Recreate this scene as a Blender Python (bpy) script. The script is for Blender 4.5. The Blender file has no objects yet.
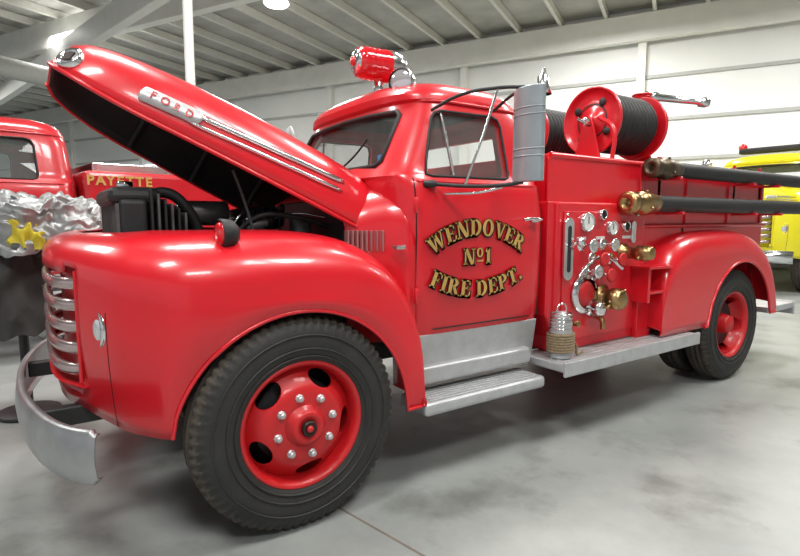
import bpy, bmesh, math, random
from mathutils import Vector, Matrix, noise as mno
random.seed(3)
D=bpy.data; SC=bpy.context.scene
SC.view_settings.view_transform='Standard'
SC.view_settings.look='None'

# ---------------------------------------------------------------- materials
def mat(name,col,rough=.5,metal=0.,coat=0.,noise=0.,nscale=8.,bump=0.,bscale=60.,emit=None,es=0.,trans=0.,alpha=1.,spec=.5,col2=None):
    m=D.materials.new(name); m.use_nodes=True; nt=m.node_tree; b=nt.nodes['Principled BSDF']
    b.inputs['Base Color'].default_value=(*col,1); b.inputs['Roughness'].default_value=rough
    b.inputs['Metallic'].default_value=metal; b.inputs['Coat Weight'].default_value=coat
    b.inputs['Coat Roughness'].default_value=.07
    b.inputs['Specular IOR Level'].default_value=spec
    b.inputs['Transmission Weight'].default_value=trans; b.inputs['Alpha'].default_value=alpha
    if emit: b.inputs['Emission Color'].default_value=(*emit,1); b.inputs['Emission Strength'].default_value=es
    if noise>0 or bump>0: tc=nt.nodes.new('ShaderNodeTexCoord')
    if noise>0:
        n=nt.nodes.new('ShaderNodeTexNoise'); n.inputs['Scale'].default_value=nscale; n.inputs['Detail'].default_value=6
        nt.links.new(tc.outputs['Object'],n.inputs['Vector'])
        r=nt.nodes.new('ShaderNodeValToRGB'); r.color_ramp.elements[0].position=.3; r.color_ramp.elements[1].position=.7
        c2=col2 if col2 else tuple(c*(1-noise) for c in col)
        r.color_ramp.elements[0].color=(*c2,1); r.color_ramp.elements[1].color=(*col,1)
        nt.links.new(n.outputs['Fac'],r.inputs['Fac']); nt.links.new(r.outputs['Color'],b.inputs['Base Color'])
    if bump>0:
        n2=nt.nodes.new('ShaderNodeTexNoise'); n2.inputs['Scale'].default_value=bscale
        nt.links.new(tc.outputs['Object'],n2.inputs['Vector'])
        bp=nt.nodes.new('ShaderNodeBump'); bp.inputs['Strength'].default_value=bump; bp.inputs['Distance'].default_value=.01
        nt.links.new(n2.outputs['Fac'],bp.inputs['Height']); nt.links.new(bp.outputs['Normal'],b.inputs['Normal'])
    return m
RED=mat('red_paint',(.65,.008,.018),.31,coat=.45,noise=.08,nscale=3)
RED2=mat('red_paint_wheel',(.56,.010,.014),.42,coat=.15,noise=.1,nscale=12)
REDB=mat('red_paint_background',(.50,.012,.02),.3,coat=.5,noise=.1,nscale=3)
YEL=mat('yellow_paint',(.80,.72,.015),.3,coat=.5,noise=.05)
CHR=mat('chrome',(.80,.81,.82),.15,metal=1,noise=.12,nscale=10)
BMP=mat('bumper_weathered_plate',(.44,.45,.46),.38,metal=.75,noise=.3,nscale=6,bump=.12,bscale=25)
ALU=mat('aluminium_paint',(.56,.57,.58),.40,metal=.5,noise=.18,nscale=14,bump=.15)
GRN=mat('argent_bars_red_reflection',(.58,.46,.45),.25,metal=.85,noise=.1)  # pink in the argent silver paints in the red bodywork's reflection
BRS=mat('brass',(.50,.33,.15),.30,metal=1,noise=.35,nscale=15)
BLK=mat('black_rubber',(.016,.016,.016),.6,noise=.3,nscale=20,bump=.1)
TYR=mat('tyre_rubber',(.026,.025,.023),.62,noise=.35,nscale=10,bump=.15,bscale=80)
TYT=mat('tyre_tread_dusty',(.075,.063,.048),.85,noise=.5,nscale=30)
DRK=mat('engine_dark',(.022,.022,.024),.5,noise=.4,nscale=15)
EGR=mat('engine_grey',(.17,.17,.17),.42,metal=.5,noise=.5,nscale=18)
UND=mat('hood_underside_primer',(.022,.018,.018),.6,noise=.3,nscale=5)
GLS=mat('window_glass',(.30,.36,.34),.03,alpha=.22,spec=.8)
WSG=mat('windshield_glass',(.12,.16,.15),.03,alpha=.30,spec=.9)
LENS=mat('red_lens',(.62,.008,.015),.12,coat=1)
HLG=mat('headlamp_glass',(.7,.72,.74),.08,metal=.6)
WHT=mat('white_gauge_face',(.75,.75,.73),.4,noise=.05)
GOLD=mat('gold_leaf',(.66,.42,.12),.42,metal=.25,noise=.25,nscale=20)
OUTL=mat('letter_outline_black',(.018,.004,.003),.4,noise=.1)
ROPE=mat('rope',(.33,.25,.15),.9,noise=.4,nscale=60)
TAN=mat('seat_vinyl',(.05,.04,.035),.6,noise=.2)

# ---------------------------------------------------------------- helpers
PAR=None
def finish(o,mats,smooth=True,mir=False,sol=0,bev=0,sub=0):
    bpy.context.scene.collection.objects.link(o)
    if not isinstance(mats,(list,tuple)): mats=[mats]
    for m in mats: o.data.materials.append(m)
    if hasattr(o.data,'polygons') and smooth:
        for p in o.data.polygons: p.use_smooth=True
    if PAR: o.parent=PAR
    if bev:
        b=o.modifiers.new('bevel','BEVEL'); b.width=bev; b.segments=3; b.limit_method='ANGLE'; b.angle_limit=.6
        b.harden_normals=False
    if sub:
        s=o.modifiers.new('sub','SUBSURF'); s.levels=sub; s.render_levels=sub
    if sol:
        s=o.modifiers.new('solid','SOLIDIFY'); s.thickness=abs(sol); s.offset=-1 if sol>0 else 1
        if len(mats)>1: s.material_offset=1
    if mir:
        m=o.modifiers.new('mirror','MIRROR'); m.use_axis=(False,True,False); m.use_clip=False
    return o
def mesh(name,v,f,mats,**k):
    me=D.meshes.new(name); me.from_pydata([tuple(p) for p in v],[],f); me.validate()
    bm=bmesh.new(); bm.from_mesh(me); bmesh.ops.remove_doubles(bm,verts=bm.verts,dist=1e-5)
    bmesh.ops.recalc_face_normals(bm,faces=bm.faces); bm.to_mesh(me); bm.free()
    return finish(D.objects.new(name,me),mats,**k)
def box(name,x0,x1,y0,y1,z0,z1,m,bev=.008,mir=False):
    v=[(x,y,z) for x in (x0,x1) for y in (y0,y1) for z in (z0,z1)]
    f=[(0,1,3,2),(4,6,7,5),(0,4,5,1),(2,3,7,6),(0,2,6,4),(1,5,7,3)]
    return mesh(name,v,f,m,bev=bev,smooth=False,mir=mir)
def prism(name,pts,axis,a0,a1,m,bev=.008,mir=False,smooth=False):
    v=[]
    for a in (a0,a1):
        for p in pts:
            v.append((p[0],a,p[1]) if axis=='y' else (a,p[0],p[1]) if axis=='x' else (p[0],p[1],a))
    n=len(pts); f=[tuple(range(n)),tuple(range(2*n-1,n-1,-1))]+[(i,(i+1)%n,n+(i+1)%n,n+i) for i in range(n)]
    return mesh(name,v,f,m,bev=bev,smooth=smooth,mir=mir)
def basis(ax):
    ax=Vector(ax).normalized(); t=Vector((0,0,1)) if abs(ax.z)<.9 else Vector((1,0,0))
    e1=ax.cross(t).normalized(); e2=ax.cross(e1); return ax,e1,e2
def lathe(name,prof,c,ax,m,seg=40,mod=None,**k):
    ax,e1,e2=basis(ax); c=Vector(c); v=[];f=[]
    n=len(prof)
    for j in range(seg):
        a=2*math.pi*j/seg
        for i,(r,h) in enumerate(prof):
            if mod: r=mod(i,j,r)
            v.append(c+ax*h+(e1*math.cos(a)+e2*math.sin(a))*r)
    for j in range(seg):
        for i in range(n-1):
            a=j*n+i;b=((j+1)%seg)*n+i
            q=[a,a+1,b+1,b]
            if prof[i][0]<1e-6: q=[a,a+1,b+1]
            elif prof[i+1][0]<1e-6: q=[a,a+1,b]
            f.append(tuple(q))
    return mesh(name,v,f,m,**k)
def cyl(name,p0,p1,r,m,r2=None,seg=24,**k):
    p0=Vector(p0);p1=Vector(p1);L=(p1-p0).length; r2=r if r2 is None else r2
    e=min(.15*min(r,r2),.006)
    return lathe(name,[(0,0),(r-e,0),(r,e),(r2,L-e),(r2-e,L),(0,L)],p0,p1-p0,m,seg=seg,**k)
def ball(name,c,rad,m,ax=(0,0,1),**k):
    rx=rad if not isinstance(rad,tuple) else rad[0]; rh=rad if not isinstance(rad,tuple) else rad[1]
    return lathe(name,[(rx*math.sin(math.pi*i/14),-rh*math.cos(math.pi*i/14)) for i in range(15)],c,ax,m,seg=28,**k)
def tube(name,pts,r,m,cyc=False,smooth=True,mir=False,res=6):
    c=D.curves.new(name,'CURVE'); c.dimensions='3D'; c.bevel_depth=r; c.bevel_resolution=3; c.use_fill_caps=True; c.resolution_u=res
    if smooth and len(pts)>2:
        s=c.splines.new('BEZIER'); s.bezier_points.add(len(pts)-1)
        for b,p in zip(s.bezier_points,pts): b.co=p; b.handle_left_type=b.handle_right_type='AUTO'
    else:
        s=c.splines.new('POLY'); s.points.add(len(pts)-1)
        for b,p in zip(s.points,pts): b.co=(*p,1)
    s.use_cyclic_u=cyc
    o=D.objects.new(name,c); bpy.context.scene.collection.objects.link(o); c.materials.append(m)
    if PAR: o.parent=PAR
    if mir:
        mm=o.modifiers.new('mirror','MIRROR'); mm.use_axis=(False,True,False)
    return o
def loft(name,rings,m,closed=False,cap=False,skip=None,**k):
    n=len(rings[0]); v=[p for r in rings for p in r]; f=[]
    for i in range(len(rings)-1):
        for j in range(n if closed else n-1):
            if skip and skip(i,j): continue
            f.append((i*n+j,i*n+(j+1)%n,(i+1)*n+(j+1)%n,(i+1)*n+j))
    if cap: f+= [tuple(range(n)),tuple(range((len(rings)-1)*n,len(rings)*n))]
    return mesh(name,v,f,m,**k)
def applym(o):
    dg=bpy.context.evaluated_depsgraph_get(); dg.update()
    me=D.meshes.new_from_object(o.evaluated_get(dg)); o.modifiers.clear(); o.data=me
def cut(o,cutter):
    b=o.modifiers.new('cut','BOOLEAN'); b.operation='DIFFERENCE'; b.object=cutter; b.solver='EXACT'
    applym(o); D.objects.remove(cutter)
def cr(P,t):
    i=min(int(t),len(P)-2); u=t-i
    p0=P[max(i-1,0)];p1=P[i];p2=P[i+1];p3=P[min(i+2,len(P)-1)]
    return tuple(.5*((2*b)+(-a+c)*u+(2*a-5*b+4*c-d)*u*u+(-a+3*b-3*c+d)*u**3) for a,b,c,d in zip(p0,p1,p2,p3))
def text(name,body,size,loc,rot,m,off=0,ext=.001,align='CENTER'):
    c=D.curves.new(name,'FONT'); c.body=body; c.size=size; c.offset=off; c.extrude=ext; c.align_x=align; c.align_y='CENTER'
    c.materials.append(m); o=D.objects.new(name,c); bpy.context.scene.collection.objects.link(o)
    o.location=loc; o.rotation_euler=rot
    if PAR: o.parent=PAR
    return o
def empty(name,loc=(0,0,0),rz=0,s=1):
    global PAR
    e=D.objects.new(name,None); bpy.context.scene.collection.objects.link(e); e.location=loc; e.rotation_euler=(0,0,rz); e.scale=(s,s,s)
    PAR=e; return e

# serif sign-writer glyphs, unit cap height
def Q(*p): return ('q',p)
def R(x0,y0,x1,y1): return Q((x0,y0),(x1,y0),(x1,y1),(x0,y1))
def VS(x,w=.24,top=True,bot=True):
    g=[R(x,0,x+w,1)]
    if bot: g.append(R(x-.08,0,x+w+.08,.085))
    if top: g.append(R(x-.08,.915,x+w+.08,1))
    return g
GL={'E':(.80,VS(.10)+[R(.1,.91,.74,1),R(.1,0,.76,.09),Q((.60,1),(.74,1),(.74,.70),(.70,.70)),Q((.60,0),(.76,0),(.78,.32),(.73,.32)),R(.3,.46,.56,.55),Q((.5,.5),(.58,.36),(.58,.65),(.5,.54))]),
'F':(.74,VS(.10)+[R(.1,.91,.72,1),Q((.58,1),(.72,1),(.72,.70),(.68,.70)),R(.3,.46,.54,.55),Q((.48,.5),(.56,.36),(.56,.65),(.48,.54))]),
'I':(.44,VS(.10)),
'N':(1.0,[R(.12,0,.21,1),R(.02,0,.31,.085),R(.78,0,.87,1),R(.68,.915,.97,1),R(.0,.915,.2,1),Q((.06,1),(.34,1),(.87,0),(.62,0))]),
'D':(.92,VS(.10)+[('a',.33,.5,.54,.5,.29,.40,-90,90)]),
'O':(.94,[('a',.46,.5,.45,.52,.20,.41,0,360)]),
'o':(.94,[('a',.46,.5,.45,.52,.20,.36,0,360)]),
'V':(.92,[Q((.06,1),(.34,1),(.60,0),(.46,0)),Q((.74,1),(.84,1),(.58,0),(.49,0)),R(0,.915,.40,1),R(.64,.915,.94,1)]),
'W':(1.32,[Q((.06,1),(.33,1),(.52,0),(.40,0)),Q((.42,0),(.50,0),(.72,1),(.62,1)),Q((.54,1),(.80,1),(.98,0),(.86,0)),Q((.88,0),(.96,0),(1.22,1),(1.13,1)),R(0,.915,.38,1),R(.50,.915,.86,1),R(1.04,.915,1.32,1)]),
'R':(.94,VS(.10)+[('a',.33,.73,.44,.27,.20,.175,-90,90),Q((.36,.50),(.58,.50),(.92,0),(.66,0)),R(.64,0,.97,.085)]),
'P':(.84,VS(.10)+[('a',.33,.71,.46,.29,.21,.195,-90,90)]),
'T':(.84,VS(.29,top=False)+[R(.02,.91,.80,1),Q((.02,1),(.16,1),(.07,.68),(.02,.68)),Q((.80,1),(.66,1),(.75,.68),(.80,.68))]),
'1':(.50,VS(.14,top=False)+[Q((.14,1),(.38,1),(.14,.72),(.02,.78))]),
'.':(.28,[R(.04,0,.24,.19)])}
def glyph(name,ch,M,h,m,grow,dep):
    w,pr=GL[ch]; v=[];f=[]
    def quad(pts):
        b=len(v)
        if grow:
            out=[]
            n=len(pts)
            area=sum(pts[i][0]*pts[(i+1)%n][1]-pts[(i+1)%n][0]*pts[i][1] for i in range(n)); sg=1 if area>0 else -1
            for i in range(n):
                p0=Vector(pts[i-1]);p1=Vector(pts[i]);p2=Vector(pts[(i+1)%n])
                d1=(p1-p0).normalized();d2=(p2-p1).normalized(); n1=Vector((d1.y,-d1.x))*sg;n2=Vector((d2.y,-d2.x))*sg
                k=(n1+n2); k=k/max(k.length_squared/2,.35)
                out.append(p1+k*grow)
            pts=out
        for p in pts: v.append(M@Vector(((p[0]-w/2)*h,(p[1]-.5)*h,dep)))
        for p in pts: v.append(M@Vector(((p[0]-w/2)*h,(p[1]-.5)*h,dep-.002)))
        n=len(pts); f.append(tuple(range(b,b+n)))
        for i in range(n): f.append((b+i,b+(i+1)%n,b+n+(i+1)%n,b+n+i))
    for p in pr:
        if p[0]=='q': quad(list(p[1]))
        else:
            _,cx,cy,ro,so,ri,si,a0,a1=p; n=24 if a1-a0>200 else 14
            ro+=grow;so+=grow;ri-=grow;si-=grow; b=len(v)
            for i in range(n+1):
                a=math.radians(a0+(a1-a0)*i/n)
                for rx,ry in ((ri,si),(ro,so)): v.append(M@Vector(((cx+rx*math.cos(a)-w/2)*h,(cy+ry*math.sin(a)-.5)*h,dep)))
            for i in range(n): f.append((b+2*i,b+2*i+1,b+2*i+3,b+2*i+2))
    me=D.meshes.new(name); me.from_pydata([tuple(q) for q in v],[],f)
    return finish(D.objects.new(name,me),m,smooth=False)

# ---------------------------------------------------------------- truck parts
R_T=.485
def wheel(pref,cx,yo,sgn,front=True,red=RED2,detail=True,disc=True):
    c=(cx,sgn*yo,R_T); ax=(0,-sgn,0)
    pr=[(.270,.035),(.285,.018),(.33,.004),(.38,0),(.42,.004),(.452,.016),(.468,.028),(.480,.042),(.4835,.062),
        (.474,.066),(.474,.074),(.485,.078),(.485,.100),(.474,.104),(.474,.116),(.485,.120),(.485,.142),(.474,.146),(.474,.154),(.4835,.158),
        (.480,.178),(.468,.192),(.452,.204),(.42,.216),(.38,.22),(.33,.216),(.285,.202),(.270,.185),(.270,.035)]
    md=(lambda i,j,r: r-(.012 if (j%3==0 and (5<=i<=8 or 19<=i<=22)) else 0)) if detail else None
    t=lathe(pref+'_tyre',pr,c,ax,[TYR,TYT],seg=210 if detail else 48,mod=md)
    for p in t.data.polygons:
        rc=math.hypot(p.center.x-cx,p.center.z-R_T)
        if rc>.455: p.material_index=1
    for rr in (.31,.345,.405):
        lathe(pref+'_sidewall_rib',[(rr-.004,.012),(rr-.003,-.003 if rr>.32 else .004),(rr+.003,-.003 if rr>.32 else .002),(rr+.004,.012)],c,ax,TYR,seg=72)
    lathe(pref+'_rim',[(.272,.04),(.288,.028),(.290,.018),(.282,.014),(.272,.02),(.262,.034),(.256,.06),(.252,.10),(.252,.2),(.262,.205)],c,ax,red,seg=72,sol=.004)
    if not disc: return
    if front: dp=[(.254,.085),(.240,.074),(.222,.056),(.200,.036),(.182,.020),(.168,.012),(.14,.008),(.08,.008),(.0,.008)]
    else: dp=[(.254,.05),(.246,.08),(.232,.115),(.214,.14),(.195,.152),(.17,.156),(.1,.156),(0,.156)]
    d=lathe(pref+'_disc',dp,c,ax,red,seg=72,sol=.008)
    applym(d)
    if detail:
        axv,e1,e2=basis(ax)
        v=[];f=[];nn=20
        for k in range(5):
            a0=math.radians(63+72*k)
            dirv=Vector((math.cos(a0),0,math.sin(a0))); tn=Vector((-math.sin(a0),0,math.cos(a0)))
            cc=Vector(c)+dirv*.212; b0=len(v)
            for h in (-.05,.3):
                for q in range(nn):
                    aa=2*math.pi*q/nn
                    v.append(cc+axv*h+dirv*.036*math.cos(aa)+tn*.066*math.sin(aa))
            f.append(tuple(range(b0,b0+nn)));f.append(tuple(range(b0+2*nn-1,b0+nn-1,-1)))
            for q in range(nn): f.append((b0+q,b0+(q+1)%nn,b0+nn+(q+1)%nn,b0+nn+q))
        cutter=mesh('cutter',v,f,red,smooth=False); cut(d,cutter)
        es=d.modifiers.new('es','EDGE_SPLIT'); es.split_angle=.5
        for p in d.data.polygons: p.use_smooth=True
        cyl(pref+'_wheel_back',Vector(c)+Vector(ax)*.205,Vector(c)+Vector(ax)*.21,.255,DRK,seg=48)
    h0=.006 if front else .15
    lathe(pref+'_hub',[(.095,h0+.004),(.093,h0-.004),(.078,h0-.008),(.074,h0-.03),(.066,h0-.036),(.05,h0-.037),(.046,h0-.032),(.0,h0-.032)] if front else
          [(.095,h0),(.09,h0-.03),(.075,h0-.10),(.07,h0-.115),(0,h0-.12)],c,ax,red,seg=40)
    if front: lathe(pref+'_hub_cap',[(.036,h0-.03),(.034,h0-.046),(.026,h0-.052),(.02,h0-.046),(0,h0-.045)],c,ax,OUTL,seg=32)
    if front: lathe(pref+'_hub_badge',[(.017,h0-.045),(.012,h0-.056),(0,h0-.058)],c,ax,red,seg=24)
    for k in range(8):
        a=math.radians(45*k+12); p=Vector(c)+Vector((math.cos(a),0,math.sin(a)))*.132
        lathe(pref+'_lug_nut_%d'%k,[(.019,h0+.006),(.019,h0-.004),(.014,h0-.008),(.014,h0-.02),(.008,h0-.024),(.0,h0-.024)],p,ax,ALU if (detail and front) else red,seg=8,smooth=False)
    cyl(pref+'_brake_drum',Vector(c)+Vector(ax)*.12,Vector(c)+Vector(ax)*.21,.2,DRK)

FS=[(-.825,.0,-.66,0,1.325,.14),(-.824,-.12,-.66,-.1,1.325,.14),(-.820,-.25,-.65,-.22,1.325,.14),(-.795,-.42,-.61,-.34,1.33,.15),
    (-.735,-.56,-.55,-.43,1.33,.17),(-.68,-.67,-.47,-.48,1.335,.20),(-.61,-.79,-.40,-.50,1.34,.23),(-.53,-.87,-.34,-.515,1.34,.25),(-.46,-.925,-.28,-.525,1.34,.26),
    (-.37,-.960,-.22,-.535,1.34,.27),(-.22,-.980,-.12,-.54,1.34,.27),(-.05,-.988,0,-.545,1.34,.27),(.12,-.99,.15,-.55,1.335,.27),(.28,-.99,.29,-.56,1.32,.27),(.40,-.99,.40,-.57,1.295,.27),
    (.50,-.99,.50,-.60,1.25,.27),(.58,-.988,.58,-.62,1.19,.26),(.64,-.985,.64,-.64,1.115,.25),(.685,-.982,.685,-.66,1.02,.22),(.715,-.98,.715,-.68,.91,.18),(.732,-.978,.732,-.70,.79,.14),(.742,-.976,.742,-.70,.62,.10),(.745,-.975,.745,-.70,.48,.05)]
def zlow_f(x,y):
    if x<-.455: return .60 if y>-.5 else .60-.08*min(1,(-.5-y)/.4)
    d=.555**2-(x-.085)**2
    z=.44+math.sqrt(max(d,0))
    if x<.0: return max(z,.52)
    return max(z,.375)
def front_fenders(pm,grille=True):
    rings=[];N=110; info=[]
    for k in range(N+1):
        s=cr(FS,k*(len(FS)-1)/N); ox,oy,ix,iy,zt,hs=s
        zl=zlow_f(ox,oy); hs=min(hs,(zt-zl)*.8)
        r=[]
        for q in range(13):
            t=q/12*math.pi/2; e=2/2.5
            ff=math.sin(t)**e; z=zt-hs*(1-math.cos(t)**e if t<1.5707 else 1)
            r.append(Vector((ix+(ox-ix)*ff,iy+(oy-iy)*ff,z)))
        zs=zt-hs
        nx,ny=(ox-ix),(oy-iy); L=math.hypot(nx,ny); nx/=L;ny/=L
        for q in range(1,13):
            u=q/12; tuck=-.035*u*u*(1 if ox<-.3 else .35)+.008*math.sin(u*3.14)
            r.append(Vector((ox+nx*tuck,oy+ny*tuck,zs+(zl-zs)*u)))
        rings.append(r); info.append((ox,oy))
    def skip(i,j):
        if not grille: return False
        y=info[i][1]; z=(rings[i][j].z+rings[i][j+1].z)/2
        return y>-.575 and .71<z<1.185
    o=loft('fender_front_clip',rings,pm,sol=.012,skip=skip,mir=True)
    lip=[tuple(rings[k][-1]) for k in range(N+1) if info[k][0]>-.47]
    tube('fender_arch_lip',lip,.009,pm,smooth=False,mir=True)
    ks=min(range(N+1),key=lambda k:abs(info[k][1]+.735))
    tube('fender_nose_seam',[tuple(p) for p in rings[ks][14:]],.002,OUTL,smooth=False,mir=True)
    def plan(y,inset):
        for a in range(N):
            if info[a][1]>=-abs(y)>=info[a+1][1]:
                u=(info[a][1]+abs(y))/((info[a][1]-info[a+1][1]) or 1); x=info[a][0]+u*(info[a+1][0]-info[a][0]); s0=info[a]; s1=info[a+1]; break
        tx,ty=s1[0]-s0[0],s1[1]-s0[1];L=math.hypot(tx,ty) or 1
        nx,ny=ty/L,-tx/L
        if nx<0: nx,ny=-nx,-ny
        return Vector((x+nx*inset,(-abs(y)+ny*inset)*(1 if y<=0 else -1),0))
    ys=[-.60+1.20*i/48 for i in range(49)]
    loft('grille_recess',[[plan(y,.075)+Vector((0,0,z)) for z in (.66,.8,1.0,1.22)] for y in ys],pm,sol=.01)
    for zz in (.70,1.195):
        loft('grille_opening_lip',[[plan(y,d)+Vector((0,0,zz+q)) for d,q in ((0,0),(.03,.004 if zz<1 else -.004),(.08,0))] for y in ys],pm)
    for s in (-1,1): tube('grille_end_trim',[tuple(plan(s*.575,.004)+Vector((0,0,z))) for z in (.72,.9,1.05,1.18)],.008,pm,smooth=False)
    for i,z in enumerate((.765,.855,.945,1.035,1.125)):
        rr=[]
        for y in ys:
            e=min(1,(.59-abs(y))/.08) if abs(y)<.59 else 0; e=max(e,0)**.5
            inn=.075-.062*e
            rr.append([plan(y,inn+.018*math.cos(a))+Vector((0,0,z+.026*math.sin(a))) for a in [2*math.pi*q/12 for q in range(12)]])
        loft('grille_bar_%d'%i,rr,GRN,closed=True)
    for s in (-1,1):
        ax=Vector((-1,s*.06,0)); c=Vector((-.645,s*.645,.955))
        lathe('headlamp_ring',[(.088,-.03),(.098,.0),(.100,.012),(.092,.022),(.082,.016)],c,ax,CHR,seg=40)
        ball('headlamp_lens',c+ax.normalized()*.005,(.084,.035),HLG,ax=ax)
# cab ------------------------------------------------------------
CL=[ # z,xf,xr,w,n
 (.76,.735,1.80,.835,9),(.80,.73,1.80,.85,9),(1.0,.725,1.80,.868,9),(1.25,.72,1.80,.875,9),(1.42,.71,1.80,.872,9),(1.52,.70,1.80,.862,8),(1.58,.69,1.80,.845,8),(1.615,.69,1.80,.825,8),
 (1.64,.70,1.795,.81,7.5),(1.75,.755,1.79,.785,7),(1.88,.82,1.78,.755,6.5),(1.98,.87,1.77,.73,6),(2.03,.88,1.76,.715,5.2),(2.045,.86,1.765,.72,5),(2.08,.85,1.76,.71,4.5),(2.12,.87,1.74,.68,4),(2.155,.92,1.70,.62,3.6),(2.185,1.0,1.63,.52,3.2),(2.205,1.10,1.54,.38,2.8),(2.213,1.2,1.44,.2,2.4)]
def cabw(z):
    for a,b in zip(CL,CL[1:]):
        if a[0]<=z<=b[0]:
            u=(z-a[0])/(b[0]-a[0]); return tuple(a[i]+u*(b[i]-a[i]) for i in range(5))
def cab_y(x,z):
    _,xf,xr,w,n=cabw(z); a=(xr-xf)/2; u=min(abs(x-(xf+xr)/2)/a,.999); return w*(1-u**n)**(1/n)
def cab(pm,detail=True):
    N=96; rings=[]
    dense=[]
    for a,b in zip(CL,CL[1:]): dense+= [tuple(a[i]+(b[i]-a[i])*t for i in range(5)) for t in (0,.5)]
    dense.append(CL[-1])
    for z,xf,xr,w,n in dense:
        r=[]; cx=(xf+xr)/2;a=(xr-xf)/2
        for j in range(N):
            t=2*math.pi*j/N; c,s=math.cos(t),math.sin(t)
            x=cx+a*math.copysign(abs(c)**(2/n),c); y=w*math.copysign(abs(s)**(2/n),s)
            if x<cx: x-= .035*(1-(y/w)**2)*(1 if z>1.6 else .3)
            r.append(Vector((x,y,z)))
        rings.append(r)
    v=[p for r in rings for p in r]; f=[]
    for i in range(len(rings)-1):
        for j in range(N): f.append((i*N+j,i*N+(j+1)%N,(i+1)*N+(j+1)%N,(i+1)*N+j))
    f.append(tuple(range((len(rings)-1)*N,len(rings)*N)))
    M=len(v); cin=Vector((1.26,0,1.4))
    for p in list(v):
        q=p-cin; v.append(cin+Vector((q.x*.93,q.y*.945,q.z*.955 if q.z>0 else q.z)))
    for fc in list(f): f.append(tuple(M+i for i in reversed(fc)))
    for j in range(N): f.append((j,M+j,M+(j+1)%N,(j+1)%N))
    o=mesh('cab_shell',v,f,pm,smooth=False)
    sw=[(.865,1.625),(.885,1.70),(.925,1.82),(.965,1.93),(.99,1.965),(1.03,1.98),(1.40,1.985),(1.445,1.97),(1.465,1.93),(1.475,1.66),(1.46,1.63),(1.43,1.62),(.9,1.615)]
    c1=prism('c1',sw,'y',-1.3,1.3,pm,bev=0); cut(o,c1)
    ws=[(-.60,1.70),(-.57,1.675),(.57,1.675),(.60,1.70),(.575,1.96),(.54,1.985),(.3,1.995),(0,2.0),(-.3,1.995),(-.54,1.985),(-.575,1.96)]
    c2=prism('c2',ws,'x',.3,1.10,pm,bev=0); cut(o,c2)
    rw=[(-.4,1.68),(.4,1.68),(.43,1.72),(.4,1.93),(-.4,1.93),(-.43,1.72)]
    c3=prism('c3',rw,'x',1.6,2.1,pm,bev=0); cut(o,c3)
    for p in o.data.polygons: p.use_smooth=True
    es=o.modifiers.new('es','EDGE_SPLIT'); es.split_angle=.6
    for s in (-1,1):
        loft('side_glass',[[Vector((x,s*(cab_y(x,z)-.022),z)) for x in [.86+.62*i/8 for i in range(9)]] for z in (1.60,1.7,1.8,1.9,2.0)],GLS)
        tube('vent_divider',[(1.055,s*(cab_y(1.0,1.61)-.012),1.61),(1.05,s*(cab_y(1.05,1.8)-.012),1.8),(1.035,s*(cab_y(1.05,1.99)-.012),1.99)],.009,pm if not detail else CHR)
        tube('side_window_seal',[(x,s*(cab_y(x,z)+.001),z) for x,z in sw],.008,BLK,cyc=True,smooth=False)
        tube('drip_rail',[(x,s*(cab_y(x,2.035)+.004),2.035) for x in [.91+.82*i/16 for i in range(17)]],.008,pm,smooth=False)
    def wsx(y,z):
        _,xf,xr,w,n=cabw(z); cx=(xf+xr)/2;a=(xr-xf)/2; x=cx-a*(1-min(abs(y)/w,.999)**n)**(1/n); return x-.035*(1-(y/w)**2)
    loft('windshield_glass',[[Vector((wsx(y,z)+.02,y,z)) for y in [-.61+1.22*i/16 for i in range(17)]] for z in (1.665,1.75,1.85,1.95,2.0)],WSG)
    tube('windshield_seal',[(wsx(y,z)-.002,y,z) for y,z in ws],.014,BLK,cyc=True,smooth=False)
    box('dashboard',.78,.92,-.74,.74,1.42,1.60,DRK)
    box('headliner',.95,1.70,-.62,.62,2.07,2.075,DRK,bev=0)
    box('seat_back',1.55,1.70,-.70,.70,1.15,1.62,TAN,bev=.04)
    box('seat_cushion',1.12,1.60,-.70,.70,1.0,1.18,TAN,bev=.04)
    box('cab_floor',.74,1.78,-.80,.80,.78,.82,DRK)
    c=Vector((1.08,-.36,1.56)); ax=Vector((.55,0,.83)); _,e1,e2=basis(ax)
    tube('steering_wheel',[tuple(c+(e1*math.cos(a)+e2*math.sin(a))*.21) for a in [2*math.pi*i/16 for i in range(16)]],.013,BLK,cyc=True)
    cyl('steering_column',c,c-ax*.5,.02,DRK)
    for a in (0,2.1,4.2): cyl('steering_spoke',c,c+(e1*math.cos(a)+e2*math.sin(a))*.21,.007,BLK)
    CW=[(.50,.60,1.50,.72),(.56,.63,1.535,.72),(.62,.68,1.565,.73),(.68,.75,1.59,.74),(.735,.815,1.60,.755),(.78,.84,1.60,.76)]
    rr=[]
    for x,w,zt,zb in CW:
        r=[Vector((x,-w,zb+(1.25-zb)*q/5)) for q in range(6)]
        for q in range(1,17):
            t=math.pi*q/16; e=2/3.2; cc=math.cos(t); r.append(Vector((x,-w*math.copysign(abs(cc)**e,cc),1.25+(zt-1.25)*math.sin(t)**e)))
        r+=[Vector((x,w,zb+(1.25-zb)*q/5)) for q in range(4,-1,-1)]
        rr.append(r)
    loft('cowl',rr,pm,sol=.01)
    prism('firewall',[(p.y*.985,p.z-.012) for p in rr[0]],'x',.50,.515,DRK,bev=0)
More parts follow.
